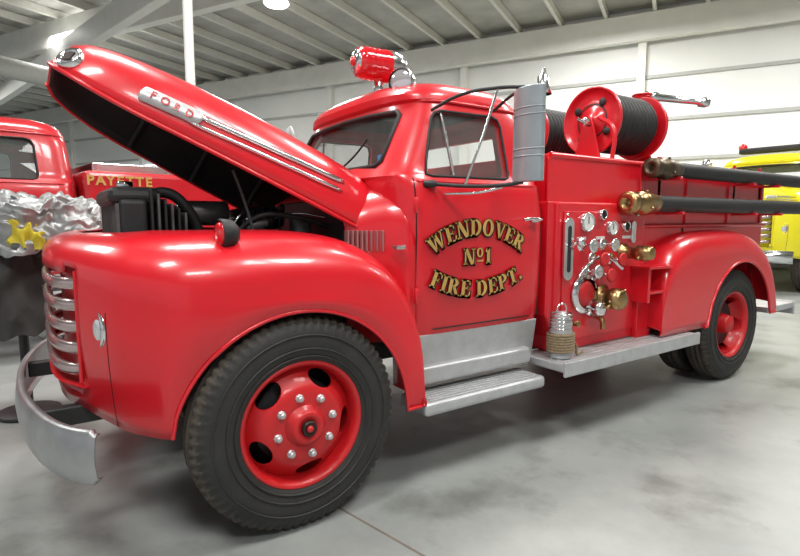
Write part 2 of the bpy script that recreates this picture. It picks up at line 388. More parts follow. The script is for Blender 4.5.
    for s in (-1,1):
        for nm,pts in (('door_seam_front',[(.785,z) for z in (.80,.95,1.1,1.3,1.45,1.55,1.60)]),('door_seam_rear',[(1.74,z) for z in (.80,.95,1.1,1.3,1.45,1.58,1.64,1.75,1.88,1.98)]),('door_seam_bottom',[(.785+.955*i/8,.80) for i in range(9)])):
            tube(nm,[(x,s*(cab_y(x,z)+.0005),z) for x,z in pts],.004,OUTL,smooth=False)
        tube('belt_moulding',[(x,s*(cab_y(x,1.585)+.002),1.585) for x in [.8+.95*i/10 for i in range(11)]],.007,pm,smooth=False)
        box('door_handle_base',1.60,1.66,min(s*.872,s*.895),max(s*.872,s*.895),1.37,1.40,CHR,bev=.006)
        tube('door_handle',[(1.66,s*.895,1.385),(1.64,s*.925,1.387),(1.56,s*.925,1.39),(1.50,s*.918,1.385)],.010,CHR)
        for z in (1.42,.95): cyl('door_hinge',(.77,s*.86,z),(.77,s*.86,z+.08),.012,pm)

# hood --------------------------------------------------------------
HS=[(0,.62,.365,0),(.25,.60,.37,0),(.5,.57,.365,0),(.75,.535,.355,0),(1.0,.49,.335,0.0),(1.17,.455,.32,.0),(1.30,.42,.305,.005),(1.40,.385,.29,.015),(1.47,.345,.275,.027),(1.53,.29,.258,.042),(1.565,.215,.235,.062)]
class Hood:
    def __init__(s,ang,R):
        a=math.radians(ang); s.U=Vector((-math.cos(a),0,math.sin(a))); s.N=Vector((math.sin(a),0,math.cos(a))); s.R=Vector(R)
    def sec(s,L):
        for i in range(len(HS)-1):
            if HS[i][0]<=L<=HS[i+1][0]: return cr([h for h in HS],i+(L-HS[i][0])/(HS[i+1][0]-HS[i][0]))
    def p(s,L,t,off=0):
        _,w,h,lo=s.sec(L); e=2/2.7
        c=math.cos(t); sn=max(math.sin(t),0); hh=(h-lo)*sn**e
        sh=-.30*hh*max(0,(L-1.05)/.5)
        return s.R+s.U*(L+sh)+Vector((0,-(w+off)*math.copysign(abs(c)**e,c),0))+s.N*(lo+hh+off*sn**e)
    def side(s,L,hh,off=0):
        _,w,h,lo=s.sec(L); e=2/2.7; sn=max(0,(hh-lo)/(h-lo))**(1/e); return s.p(L,math.asin(min(sn,1)),off)
def hood(pm,ang,R,detail=True):
    H=Hood(ang,R); Ls=[1.565*(1-(1-i/50)**1.35) for i in range(51)]
    rings=[[H.p(L,math.pi*(q/40)) for q in range(41)] for L in Ls]
    n=41; v=[p for r in rings for p in r]; f=[]
    for i in range(len(rings)-1):
        for j in range(n-1): f.append((i*n+j,i*n+j+1,(i+1)*n+j+1,(i+1)*n+j))
    b=(len(rings)-1)*n; c=len(v); v.append(H.R+H.U*1.563+H.N*.14)
    for j in range(n-1): f.append((b+j,b+j+1,c))
    f.append((b+n-1,b,c))
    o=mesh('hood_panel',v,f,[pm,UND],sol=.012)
    tube('hood_edge',[tuple(H.p(L,0)) for L in Ls],.010,pm,smooth=False)
    tube('hood_edge_far',[tuple(H.p(L,math.pi)) for L in Ls],.010,pm,smooth=False)
    for L in (.3,.7,1.1):
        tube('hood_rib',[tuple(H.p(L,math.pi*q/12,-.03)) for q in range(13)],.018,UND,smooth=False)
    def strip(nm,L0,L1,h0,h1,hw,m,th=.010,k=24):
        rr=[]
        for i in range(k+1):
            u=i/k; L=L0+(L1-L0)*u; hh=h0+(h1-h0)*u; ww=hw*min(1,(min(u,1-u)*k/1.5+.25))
            rr.append([H.side(L,hh-ww,.0),H.side(L,hh-ww,th),H.side(L,hh,th*1.3),H.side(L,hh+ww,th),H.side(L,hh+ww,0)])
        loft(nm,rr,m,cap=True)
    strip('hood_spear_upper',.22,.97,.185,.120,.011,CHR)
    strip('hood_spear_lower',.22,1.00,.132,.073,.008,CHR)
    strip('hood_badge_plate',.955,1.235,.110,.093,.034,ALU,th=.012)
    if detail:
        for i,chh in enumerate('FORD'):
            L=1.180-.055*i
            p=H.side(L,.101,.018); q=H.side(L-.02,.1005,.018); up=(H.side(L,.121,.018)-H.side(L,.081,.018)).normalized()
            xx=(q-p).normalized(); zz=xx.cross(up).normalized(); up=zz.cross(xx)
            t=text('hood_badge_letter_%s'%chh,chh,.05,(0,0,0),(0,0,0),RED2,off=.001,ext=.001)
            t.matrix_local=Matrix(((xx.x,up.x,zz.x,p.x),(xx.y,up.y,zz.y,p.y),(xx.z,up.z,zz.z,p.z),(0,0,0,1)))
    L0,t0=1.525,math.radians(12)
    c=H.p(L0,t0); du=H.p(L0+.03,t0)-H.p(L0-.03,t0); dv=H.p(L0,t0+.1)-H.p(L0,t0-.1); ax=du.cross(dv).normalized()
    if ax.y>0: ax=-ax
    lathe('nose_emblem_ring',[(.056,-.03),(.060,.008),(.052,.015),(.044,.009),(.040,.004)],c,ax,CHR,seg=36)
    lathe('nose_emblem_face',[(.042,-.01),(.042,.004),(0,.008)],c,ax,HLG,seg=24)
    prism('nose_emblem_crest',[(-.02,-.025),(.02,-.025),(.026,.02),(0,.03),(-.026,.02)],'x',-.004,.004,OUTL,bev=.001).matrix_local=Matrix.Translation(c+ax*.010)@ax.to_track_quat('X','Z').to_matrix().to_4x4()
    return H

# =================================================================== MAIN TRUCK
empty('fire_truck')
TR=PAR
for s,nm in ((-1,'near'),(1,'off')):
    wheel('front_wheel_'+nm,.085,.985,s)
    wheel('rear_wheel_'+nm,4.09,.97,s,front=False)
    wheel('rear_inner_wheel_'+nm,4.09,.70,s,front=False,detail=False)
cyl('front_axle',(.085,-.8,.45),(.085,.8,.45),.045,DRK); cyl('rear_axle',(4.09,-.8,.485),(4.09,.8,.485),.07,DRK)
box('frame_rail',-.72,4.85,-.46,-.38,.56,.74,DRK,mir=True)
box('inner_fender',-.45,.70,-.56,-.54,.70,1.22,DRK,mir=True)
box('oil_pan',-.1,.5,-.2,.2,.45,.75,DRK)
box('transmission',.5,2.2,-.12,.12,.50,.72,DRK,bev=.03)
box('exhaust_muffler',2.0,2.9,-.40,-.22,.40,.54,DRK,bev=.06)
front_fenders(RED)
cab(RED)
H=hood(RED,26.4,(.625,0,1.315))
tube('hood_prop',[(.05,-.50,1.3),(.0,-.48,1.5),(-.05,-.50,1.62)],.008,DRK)
box('radiator_core',-.52,-.40,-.33,.33,.75,1.48,DRK,bev=.02)
box('radiator_top_tank',-.56,-.33,-.30,.30,1.45,1.54,DRK,bev=.04)
cyl('radiator_cap',(-.45,.0,1.54),(-.45,.0,1.58),.04,CHR)
for i in range(14): box('radiator_fin',-.535,-.52,-.32+.046*i,-.312+.046*i,.8,1.46,EGR,bev=.001)
for i in range(6): box('radiator_shroud_rib',-.39+.03*i,-.378+.03*i,-.345,.31,1.1,1.53-.022*i,EGR if i%2 else DRK,bev=.004)
box('engine_block',-.22,.42,-.24,.24,.75,1.18,DRK,bev=.04)
box('cylinder_head_near',-.2,.38,-.33,-.12,1.08,1.24,EGR,bev=.03)
box('cylinder_head_off',-.2,.38,.12,.33,1.08,1.24,EGR,bev=.03)
for i in range(4): cyl('head_bolt',(-.14+.15*i,-.22,1.24),(-.14+.15*i,-.22,1.27),.014,CHR)
lathe('air_cleaner',[(0,0),(.10,0),(.15,.02),(.158,.06),(.155,.11),(.06,.13),(.02,.14),(.02,.16),(0,.16)],(.22,-.05,1.33),(0,0,1),DRK)
lathe('air_cleaner_band',[(.156,0),(.164,.01),(.156,.02)],(.22,-.05,1.38),(0,0,1),CHR)
cyl('carburettor',(.22,-.05,1.15),(.22,-.05,1.34),.06,EGR)
cyl('generator',(-.2,-.14,1.42),(.02,-.14,1.42),.065,EGR); cyl('generator_pulley',(-.24,-.14,1.42),(-.2,-.14,1.42),.05,CHR)
cyl('distributor',(-.12,-.02,1.2),(-.14,-.02,1.42),.045,DRK)
cyl('ignition_coil',(.05,-.36,1.34),(.16,-.36,1.38),.032,EGR); cyl('ignition_coil_cap',(.16,-.36,1.38),(.19,-.36,1.39),.024,BLK)
tube('radiator_hose_near',[(-.40,-.18,1.48),(-.30,-.20,1.52),(-.2,-.22,1.44),(-.12,-.22,1.22)],.028,BLK)
for p,q in (((-.37,-.185,1.495),(-.355,-.188,1.50)),((-.135,-.22,1.29),(-.13,-.22,1.275))): cyl('hose_clamp',p,q,.033,CHR)
tube('radiator_hose_off',[(-.40,.18,1.48),(-.30,.20,1.50),(-.2,.22,1.40),(-.12,.22,1.22)],.028,BLK)
for i in range(6): tube('ignition_lead',[(.0+.06*i,-.2,1.22),(.02+.05*i,-.28,1.37+.015*i),(.1+.05*i,-.12,1.42),(.3,.0,1.3)],.007,BLK)
tube('fuel_line',[(-.05,-.3,1.2),(.02,-.34,1.40),(.15,-.25,1.46),(.22,-.1,1.38)],.006,CHR)
tube('throttle_rod',[(.22,-.12,1.36),(.35,-.30,1.42),(.50,-.36,1.40)],.006,CHR)
tube('heater_hose',[(-.05,-.35,1.25),(.1,-.40,1.40),(.3,-.42,1.40),(.5,-.40,1.35)],.014,BLK)
cyl('oil_filter',(.38,-.30,1.15),(.38,-.30,1.40),.06,EGR); box('battery',.1,.35,.36,.50,1.1,1.30,DRK)
lathe('fan_hub',[(0,-.02),(.05,-.02),(.05,.06),(0,.06)],(-.30,0,1.2),(1,0,0),DRK)
for i in range(4):
    a=i*math.pi/2+.4; p=Vector((-.28,0,1.2)); dd=Vector((0,math.cos(a),math.sin(a))); nn=Vector((0,-math.sin(a),math.cos(a)))
    loft('fan_blade',[[p+dd*r+nn*w+Vector((w*.4,0,0)) for w in (-.04,.04)] for r in (.05,.22)],DRK,sol=.004)
VNT=mat('vent_grey_red',(.42,.20,.20),.5,metal=.3,noise=.2)
for i in range(8): box('cowl_vent_louvre',.50+.021*i,.510+.021*i,-.625-.012*i-.012*(i>5)*(i-5),-.58,1.22,1.33,VNT,bev=.003)
cyl('marker_stem',(-.19,-.84,1.25),(-.19,-.84,1.31),.03,BLK)
lathe('marker_lamp_body',[(0,.06),(.035,.055),(.058,.03),(.063,-.015),(.056,-.022)],(-.20,-.84,1.328),(1,0.1,0),BLK)
ball('marker_lamp_lens',(-.218,-.842,1.328),(.050,.018),LENS,ax=(1,.1,0))
box('cowl_script_badge',.66,.715,-.845,-.80,1.235,1.255,CHR,bev=.003)
# bumper
BP=[(-.715,-1.0),(-.745,-.975),(-.79,-.915),(-.84,-.81),(-.885,-.65),(-.925,-.42),(-.945,-.2),(-.95,0)]
BP=BP+[(x,-y) for x,y in BP[-2::-1]]
rr=[]
K=80
for k in range(K+1):
    x,y=cr(BP,k*(len(BP)-1)/K); x2,y2=cr(BP,min(k+.5,K)*(len(BP)-1)/K); x1,y1=cr(BP,max(k-.5,0)*(len(BP)-1)/K)
    t=Vector((x2-x1,y2-y1,0)).normalized(); nn=Vector((t.y,-t.x,0))
    if nn.dot(Vector((-1,math.copysign(1,y)*.5 if abs(y)>.1 else 0,0)))<0: nn=-nn
    e=1 if 2<k<K-2 else .85
    r=[]
    for zz,o in ((.455,-.022),(.451,-.004),(.463,.008),(.51,.016),(.55,.020),(.59,.016),(.642,.008),(.654,-.004),(.650,-.022)):
        r.append(Vector((x,y,.555+(zz-.555)*e))+nn*o)
    rr.append(r)
loft('front_bumper',rr,BMP,sol=.006)
box('bumper_bracket',-.92,-.60,-.50,-.44,.52,.60,DRK,mir=True)
# splash panel & running boards
prism('step_splash_panel',[(-.84,.77),(-.80,.50),(-.78,.50),(-.80,.77)],'x',.755,1.72,ALU,mir=True,bev=.004)
box('front_step_riser',.75,1.66,-.86,-.70,.50,.60,ALU,bev=.02,mir=True)
box('front_step',.745,1.655,-.985,-.74,.375,.45,ALU,bev=.025,mir=True)
for i in range(6): box('front_step_rib',.79,1.61,-.965+.03*i,-.953+.03*i,.448,.457,ALU,bev=.003,mir=True)
box('side_running_board',1.70,3.27,-1.08,-.72,.475,.53,ALU,bev=.012,mir=True)
box('running_board_edge',1.70,3.27,-1.088,-1.07,.45,.54,ALU,bev=.006,mir=True)
for i in range(5): box('running_board_rib',1.75,3.22,-1.04+.05*i,-1.03+.05*i,.529,.535,ALU,bev=.002,mir=True)
# body
box('pump_house',1.86,2.84,-.86,.86,.53,1.50,RED,bev=.02)
box('pump_panel_plate',1.92,2.76,-.868,-.86,.60,1.44,RED,bev=.004)
prism('pump_house_front',[(1.80,.78),(1.87,.60),(1.87,1.50),(1.80,1.50)],'y',-.84,.84,RED,bev=.01)
box('body_lower',2.82,3.46,-.82,.82,.53,1.34,RED,bev=.015)
box('body_over_wheels',3.40,4.86,-.82,.82,1.08,1.34,RED,bev=.015)
box('body_rear_lower',4.72,4.86,-.82,.82,.55,1.1,RED,bev=.015)
box('body_side',1.84,4.88,-.80,-.77,1.32,1.78,RED,bev=.008,mir=True)
box('body_front_bulkhead',1.84,1.88,-.79,.79,1.48,1.80,RED)
box('body_tail_bulkhead',4.84,4.88,-.79,.79,1.30,1.60,RED)
box('hosebed_floor',1.86,4.86,-.78,.78,1.46,1.50,DRK)
tube('body_top_rail',[(1.86,-.79,1.79),(4.88,-.79,1.79)],.022,RED,smooth=False,mir=True)
tube('body_mid_moulding',[(2.86,-.825,1.34),(4.88,-.825,1.34)],.018,RED,smooth=False,mir=True)
for x in (2.85,3.5,4.2,4.84): box('body_side_rib',x-.02,x+.02,-.815,-.79,1.34,1.78,RED,bev=.004,mir=True)
# rear fenders
RS=[(2.86,.60,.04),(2.865,.75,.08),(2.885,.92,.14),(2.93,1.06,.18),(3.02,1.17,.2),(3.15,1.24,.2),(3.35,1.285,.2),(3.6,1.30,.2),(3.9,1.305,.2),(4.15,1.295,.2),(4.35,1.26,.2),(4.52,1.18,.2),(4.64,1.07,.2),(4.72,.93,.18),(4.765,.78,.14),(4.79,.64,.05)]
rr=[]
for k in range(81):
    x,zt,hs=cr(RS,k*(len(RS)-1)/80)
    dd=.57**2-(x-4.10)**2; zl=max(.47+math.sqrt(max(dd,0)),.54); zl=min(zl,zt-.02); hs=min(hs,(zt-zl)*.8)
    r=[]
    for q in range(11):
        t=q/10*math.pi/2;e=2/2.5; r.append(Vector((x,-.78-.235*math.sin(t)**e,zt-hs*(1-math.cos(t)**e if q<10 else 1))))
    for q in range(1,9): u=q/8; r.append(Vector((x,-1.015+.006*u,zt-hs+(zl-zt+hs)*u)))
    rr.append(r)
loft('rear_fender',rr,RED,sol=.01,mir=True)
tube('rear_fender_lip',[tuple(r[-1]) for r in rr if r[0].x>3.45],.012,RED,smooth=False,mir=True)
box('rear_wheel_liner',3.5,4.7,-.45,-.43,.6,1.1,DRK,mir=True)
box('tailboard',4.88,5.46,-.92,.92,.50,.56,ALU,bev=.012)
box('tailboard_fascia',5.44,5.47,-.93,.93,.44,.57,ALU,bev=.006)
box('fender_step_plate',2.66,2.96,-1.02,-.84,1.04,1.06,RED,bev=.004)
box('fender_step_web',2.68,2.71,-1.0,-.86,.80,1.05,RED,bev=.004); box('fender_step_post',2.72,2.90,-.90,-.86,.53,1.05,RED,bev=.006)
box('fender_step_lower',2.70,2.95,-1.0,-.86,.86,.88,RED,bev=.004)
# hard suction hoses
ABR=mat('aged_brass',(.16,.12,.08),.4,metal=.9,noise=.4)
def hosepipe(nm,x0,x1,y,z,r,cap):
    n=90; L=x1-x0; pr=[(r*(1+.02*(i%2)),L*i/n) for i in range(n+1)]
    lathe(nm+'_rubber',[(0,0)]+pr+[(0,L)],(x0,y,z),(1,0,0),BLK,seg=28)
    lathe(nm+'_coupling',[(0,-.24),(r*.5,-.24),(r*.55,-.30),(r*.9,-.30),(r*1.25,-.29),(r*1.3,-.24),(r*1.1,-.22),(r*1.1,-.16),(r*1.35,-.15),(r*1.37,-.08),(r*1.2,-.07),(r*1.15,0.02),(r*1.05,.05),(r,.05)],(x0,y,z),(1,0,0),cap,seg=32)
    for a in (.4,.4+math.pi/2,.4+math.pi,.4+math.pi*1.5):
        cyl(nm+'_lug',(x0-.11,y+math.cos(a)*r*1.2,z+math.sin(a)*r*1.2),(x0-.11,y+math.cos(a)*r*1.6,z+math.sin(a)*r*1.6),.010,cap,seg=10)
hosepipe('suction_hose_lower',2.78,5.55,-.93,1.50,.060,BRS)
hosepipe('suction_hose_upper',3.10,5.75,-.90,1.755,.056,ABR)
for x in (3.1,4.3,4.8):
    box('hose_cradle',x-.02,x+.02,-1.0,-.79,1.425,1.445,RED,bev=.003); box('hose_cradle_strap',x-.02,x+.02,-.80,-.785,1.42,1.86,RED,bev=.003)
    box('hose_cradle_upper',x-.02,x+.02,-.97,-.79,1.68,1.70,RED,bev=.003)
# pump panel furniture
YP=-.868
def gauge(nm,x,z,r,face=WHT,ring=CHR):
    lathe(nm+'_bezel',[(r*1.0,0),(r*1.02,.03),(r*.92,.036),(r*.84,.030)],(x,YP,z),(0,-1,0),ring,seg=36); lathe(nm+'_face',[(r*.86,.028),(0,.028)],(x,YP,z),(0,-1,0),face,seg=30)
    box(nm+'_needle',x-.003,x+.003,YP-.031,YP-.029,z-.01,z+r*.6,OUTL,bev=0)
gauge('pressure_gauge',2.13,1.37,.062); gauge('vacuum_gauge',2.40,1.33,.050); gauge('tachometer',2.29,1.42,.034,DRK); gauge('oil_gauge',2.56,1.34,.035,DRK)
def capcoup(nm,x,z,r,l,m,handles=True):
    lathe(nm,[(r*1.5,0),(r*1.5,.015),(r*1.05,.02),(r,l*.5),(r*1.25,l*.52),(r*1.28,l*.85),(r*1.1,l*.9),(r*1.05,l),(r*.5,l*1.03),(0,l*1.03)],(x,YP,z),(0,-1,0),m,seg=36)
    if handles:
        for a in (.5,.5+math.pi): cyl(nm+'_lug',(x+math.cos(a)*r*1.1,YP-l*.7,z+math.sin(a)*r*1.1),(x+math.cos(a)*r*1.9,YP-l*.7,z+math.sin(a)*r*1.9),.012,m,seg=10)
capcoup('discharge_outlet',2.56,1.16,.042,.22,BRS)
capcoup('intake_cap',2.33,.86,.058,.17,BRS)
capcoup('intake_small',2.22,.80,.04,.10,CHR,False)
lathe('suction_flange',[(.10,0),(.135,.0),(.135,.02),(.11,.03),(.10,.035)],(2.14,YP,.90),(0,-1,0),CHR,seg=40)
lathe('suction_flange_centre',[(.10,.0),(.08,.03),(.04,.045),(0,.045)],(2.14,YP,.90),(0,-1,0),RED2,seg=36)
def oval(nm,x,z,w,h,m,t=.02):
    pts=[(x+w*math.cos(a),z+(h-w)*(1 if math.sin(a)>=0 else -1)+w*math.sin(a)) for a in [2*math.pi*i/28 for i in range(28)]]
    prism(nm,pts,'y',YP-t,YP,m,bev=.004)
oval('valve_quadrant_left',1.955,1.20,.045,.20,CHR); oval('valve_slot',1.955,1.20,.018,.15,DRK,.023)
ball('valve_knob_left',(1.955,YP-.10,1.25),.026,CHR); cyl('valve_lever_left',(1.955,YP,1.2),(1.955,YP-.09,1.25),.008,CHR)
for i,(x,z) in enumerate(((2.10,1.22),(2.22,1.13),(2.33,1.22),(2.42,1.12),(2.16,1.05),(2.30,1.02))):
    cyl('valve_rod_%d'%i,(x,YP,z),(x,YP-.09,z),.010,CHR); lathe('valve_handwheel_%d'%i,[(.035,.082),(.045,.088),(.045,.10),(.035,.106),(.02,.10),(0,.10)],(x,YP,z),(0,-1,0),(CHR,RED2)[i%2],seg=24)
    lathe('valve_escutcheon_%d'%i,[(.04,0),(.036,.008),(0,.01)],(x,YP,z),(0,-1,0),CHR,seg=24)
tube('panel_pipe_1',[(2.05,YP-.03,1.02),(2.12,YP-.05,1.10),(2.3,YP-.05,1.14),(2.5,YP-.04,1.05)],.012,CHR)
tube('panel_pipe_2',[(2.25,YP-.02,.74),(2.25,YP-.07,.72),(2.25,YP-.08,.66)],.018,BRS)
cyl('small_drain',(2.0,YP,.72),(2.0,YP-.08,.72),.02,BRS)
oval('valve_quadrant_right',2.66,1.30,.025,.08,CHR)
for x,z in ((1.95,1.42),(2.73,1.42),(1.95,.63),(2.73,.63)): ball('panel_bolt',(x,YP,z),.010,CHR)
for x in (2.05,2.25,2.55): box('panel_label',x,x+.09,YP-.004,YP,1.255,1.275,WHT,bev=0)
# hose reels
def reel(nm,x0,x1,y,z,R,mm):
    r0=.12; prof=[(r0,0)]
    for i in range(int((x1-x0-.06)/.045)):
        for a in range(7):
            t=math.pi*a/6; prof.append((R*.80+.022*math.sin(t),.03+.045*i+.0225-.0225*math.cos(t)))
    prof.append((r0,x1-x0))
    lathe(nm+'_hose_coil',prof,(x0,y,z),(1,0,0),BLK,seg=48)
    for i,x in enumerate((x0,x1)):
        lathe(nm+'_flange_%d'%i,[(0,-.02),(.05,-.02),(.055,-.006),(.10,-.004),(.105,.004),(R*.93,.004),(R*.95,-.012),(R,-.012),(R,.012),(R*.95,.012),(0,.012)],(x,y,z),(1 if i==0 else -1,0,0),mm,seg=56)
        for q in range(4):
            a=q*math.pi/2+.6; s=-1 if i==0 else 1
            lathe(nm+'_hole_%d'%q,[(0,.008),(.026,.008),(.030,0)],(x+s*0,y+math.cos(a)*R*.62,z+math.sin(a)*R*.62),(s,0,0),UND,seg=20)
    for x in (x0-.04,x1+.04):
        prism(nm+'_stand',[(y-.13,1.78),(y+.13,1.78),(y+.03,z+.02),(y-.03,z+.02)],'x',x-.012,x+.012,mm,bev=.004)
    cyl(nm+'_shaft',(x0-.09,y,z),(x1+.09,y,z),.022,CHR)
reel('hose_reel_near',2.66,3.26,-.50,2.12,.25,RED)
reel('hose_reel_off',2.66,3.36,.16,2.12,.25,RED)
box('reel_deck',2.45,3.6,-.78,.78,1.76,1.80,RED)
tube('reel_crank',[(2.60,-.50,2.12),(2.50,-.50,2.12),(2.50,-.60,2.06),(2.44,-.60,2.06)],.010,CHR,smooth=False)
tube('reel_guard',[(2.55,-.76,1.80),(2.55,-.76,2.02),(2.55,-.64,2.12)],.016,RED)
cyl('deck_pipe_base',(3.45,-.35,1.78),(3.45,-.35,2.34),.05,RED)
tube('deck_pipe_elbow',[(3.45,-.35,2.28),(3.45,-.38,2.38),(3.52,-.45,2.42)],.04,RED)
lathe('deck_pipe_nozzle',[(0,0),(.042,0),(.042,.1),(.032,.12),(.024,.44),(.040,.45),(.042,.50),(.03,.53),(0,.53)],(3.46,-.42,2.42),(.62,-.50,-.10),CHR,seg=24)
lathe('deck_wheel_handle',[(.07,.0),(.08,.01),(.07,.02),(.06,.01),(.07,0)],(3.30,-.50,2.38),(0,0,1),RED,seg=28)
for a in (0,1.57): cyl('deck_wheel_spoke',(3.30-.07*math.cos(a),-.5-.07*math.sin(a),2.39),(3.30+.07*math.cos(a),-.5+.07*math.sin(a),2.39),.008,RED)
cyl('deck_wheel_stem',(3.30,-.5,2.39),(3.42,-.4,2.30),.012,RED)
lathe('bell',[(0,.20),(.015,.19),(.022,.15),(.045,.13),(.05,.05),(.065,.0),(.06,0)],(2.40,-.25,2.33),(0,0,1),CHR,seg=28); cyl('bell_post',(2.40,-.25,1.78),(2.40,-.25,2.35),.015,CHR)
# extinguisher w/ rope
lathe('extinguisher_body',[(0,0),(.066,0),(.072,.01),(.066,.02),(.066,.15),(.072,.16),(.066,.17),(.066,.21),(.070,.22),(.058,.25),(.032,.27),(.03,.285),(.0,.29)],(1.82,-.95,.535),(0,0,1),ALU,seg=32)
for i in range(6): lathe('body_ring_%d'%i,[(.064,0),(.072,.006),(.064,.012)],(1.82,-.95,.69+.022*i),(0,0,1),CHR,seg=28)
tube('extinguisher_handle',[(1.78,-.95,.81),(1.78,-.95,.85),(1.82,-.95,.87),(1.86,-.95,.85),(1.86,-.95,.81)],.006,CHR)
tube('rope_coil',[(1.82+.077*math.cos(a),-.95+.077*math.sin(a),.570+.012*a/6.28*1.4) for a in [i*.5 for i in range(88)]],.009,ROPE)
tube('rope_end',[(1.86,-.99,.66),(1.91,-1.0,.60),(1.93,-.99,.545),(2.0,-.98,.545)],.008,ROPE)
# mirrors
MIR=mat('mirror_back_painted',(.38,.43,.46),.38,metal=.5,noise=.15,nscale=10)
loft('mirror_panel',[[Vector((1.215-.045*math.sin(math.pi*q/14)**.6,-1.30+.205*q/14,z)) for q in range(15)] for z in (1.575,1.58,1.7,1.85,2.0,2.03,2.035)],MIR,sol=.005)
for z in (1.577,2.033): prism('mirror_cap',[(1.215-.043*math.sin(math.pi*q/14)**.6,-1.30+.205*q/14) for q in range(15)],'z',z-.002,z+.002,MIR,bev=0)
box('mirror_glass',1.213,1.217,-1.30,-1.095,1.58,2.03,CHR,bev=.001)
for z in (1.70,1.735,1.90,1.935): tube('mirror_crease',[(1.2145-.045*math.sin(math.pi*q/14)**.6,-1.30+.205*q/14,z) for q in range(15)],.003,MIR,smooth=False)
tube('mirror_arm_top',[(.95,-.745,1.97),(1.02,-.90,2.03),(1.12,-1.07,2.045),(1.20,-1.18,2.04)],.009,DRK)
tube('mirror_arm_top2',[(1.42,-.735,2.02),(1.33,-.95,2.05),(1.22,-1.16,2.045)],.009,DRK)
tube('mirror_arm_low',[(.88,-.85,1.57),(1.0,-1.02,1.555),(1.12,-1.14,1.56),(1.20,-1.18,1.575)],.010,DRK)
tube('mirror_arm_low2',[(.95,-.87,1.52),(1.05,-1.02,1.525),(1.12,-1.12,1.55)],.007,CHR)
tube('mirror_brace',[(.98,-.99,1.56),(1.05,-1.04,1.80),(1.12,-1.07,2.04)],.007,CHR,smooth=False)
cyl('mirror_bracket',(.84,-.83,1.57),(.88,-.88,1.57),.02,DRK)
cyl('round_mirror_arm',(.88,.76,1.75),(.86,.95,1.98),.008,CHR)
lathe('round_mirror',[(0,.02),(.06,.015),(.085,-.0),(.08,-.006),(0,-.004)],(.86,.95,2.03),(1,0,0),ALU)
# roof beacon and searchlight
c=Vector((1.03,-.18,2.335))
lathe('beacon_lens',[(.0,.22),(.05,.218),(.084,.20),(.094,.17),(.094,.05),(.098,.04),(.098,.0)],c,(-1,.05,0),LENS,seg=36)
lathe('beacon_face',[(.0,.226),(.040,.226),(.070,.212),(.070,.20)],c,(-1,.05,0),CHR,seg=30)
ball('beacon_bulb',c+Vector((-.226,.011,0)),(.03,.02),LENS,ax=(1,0,0))
for i in range(3): lathe('beacon_ring_%d'%i,[(.092,.065+.035*i),(.099,.07+.035*i),(.092,.075+.035*i)],c,(-1,.05,0),LENS,seg=30)
lathe('beacon_housing',[(.098,0),(.10,-.03),(.090,-.09),(.05,-.13),(0,-.14)],c,(-1,.05,0),CHR,seg=36)
cyl('beacon_foot',(.98,-.17,2.12),(.98,-.17,2.26),.03,CHR)
cyl('searchlight_post',(.95,-.46,2.08),(.95,-.46,2.14),.02,CHR)
lathe('searchlight_body',[(0,.10),(.04,.09),(.070,.05),(.080,0),(.080,-.02),(.072,-.03)],(.95,-.47,2.17),(.8,.45,0),CHR,seg=36)
ball('searchlight_lens',(.94,-.48,2.17),(.074,.025),HLG,ax=(.8,.45,0))
tube('spot_cable',[(.70,-.5,1.66),(.8,-.6,1.75),(.9,-.62,1.98),(.95,-.5,2.12)],.004,BLK)
tube('wiper',[(.66,-.2,1.66),(.71,-.35,1.76),(.745,-.42,1.84)],.006,BLK)
box('inspection_sticker',.745,.748,-.575,-.53,1.70,1.74,mat('sticker_blue',(.05,.25,.6),.5,noise=.1),bev=0)
# door lettering
def arc(body,cx,cz,R,gap,h,up,y=-.8785):
    ws=[(GL[ch][0]+gap)*h if ch!=' ' else .40*h for ch in body]; tot=sum(ws); pos=-tot/2
    for ch,w in zip(body,ws):
        s=pos+w/2; pos+=w
        if ch==' ': continue
        th=s/R
        if up: x=cx+R*math.sin(th); z=cz-R+R*math.cos(th); rot=th
        else: x=cx+R*math.sin(th); z=cz+R-R*math.cos(th); rot=-th
        B=Matrix.Translation((x,y,z))@Matrix.Rotation(rot,4,'Y')@Matrix.Rotation(math.pi/2,4,'X')
        n='dot' if ch=='.' else ch
        glyph('door_letter_outline_'+n,ch,Matrix.Translation((.003,0,-.003))@B,h,OUTL,.075,.004)
        glyph('door_letter_'+n,ch,B,h,GOLD,0.0,.0065)
arc('WENDOVER',1.185,1.345,.62,.06,.093,True)
arc('FIRE DEPT.',1.185,1.005,.72,.06,.092,False)
arc('N',1.115,1.185,50,.06,.088,True); arc('o',1.192,1.205,50,.06,.052,True); arc('1',1.255,1.185,50,.06,.088,True)
box('door_number_underline',1.17,1.215,-.886,-.882,1.155,1.163,GOLD,bev=0)
PAR=None

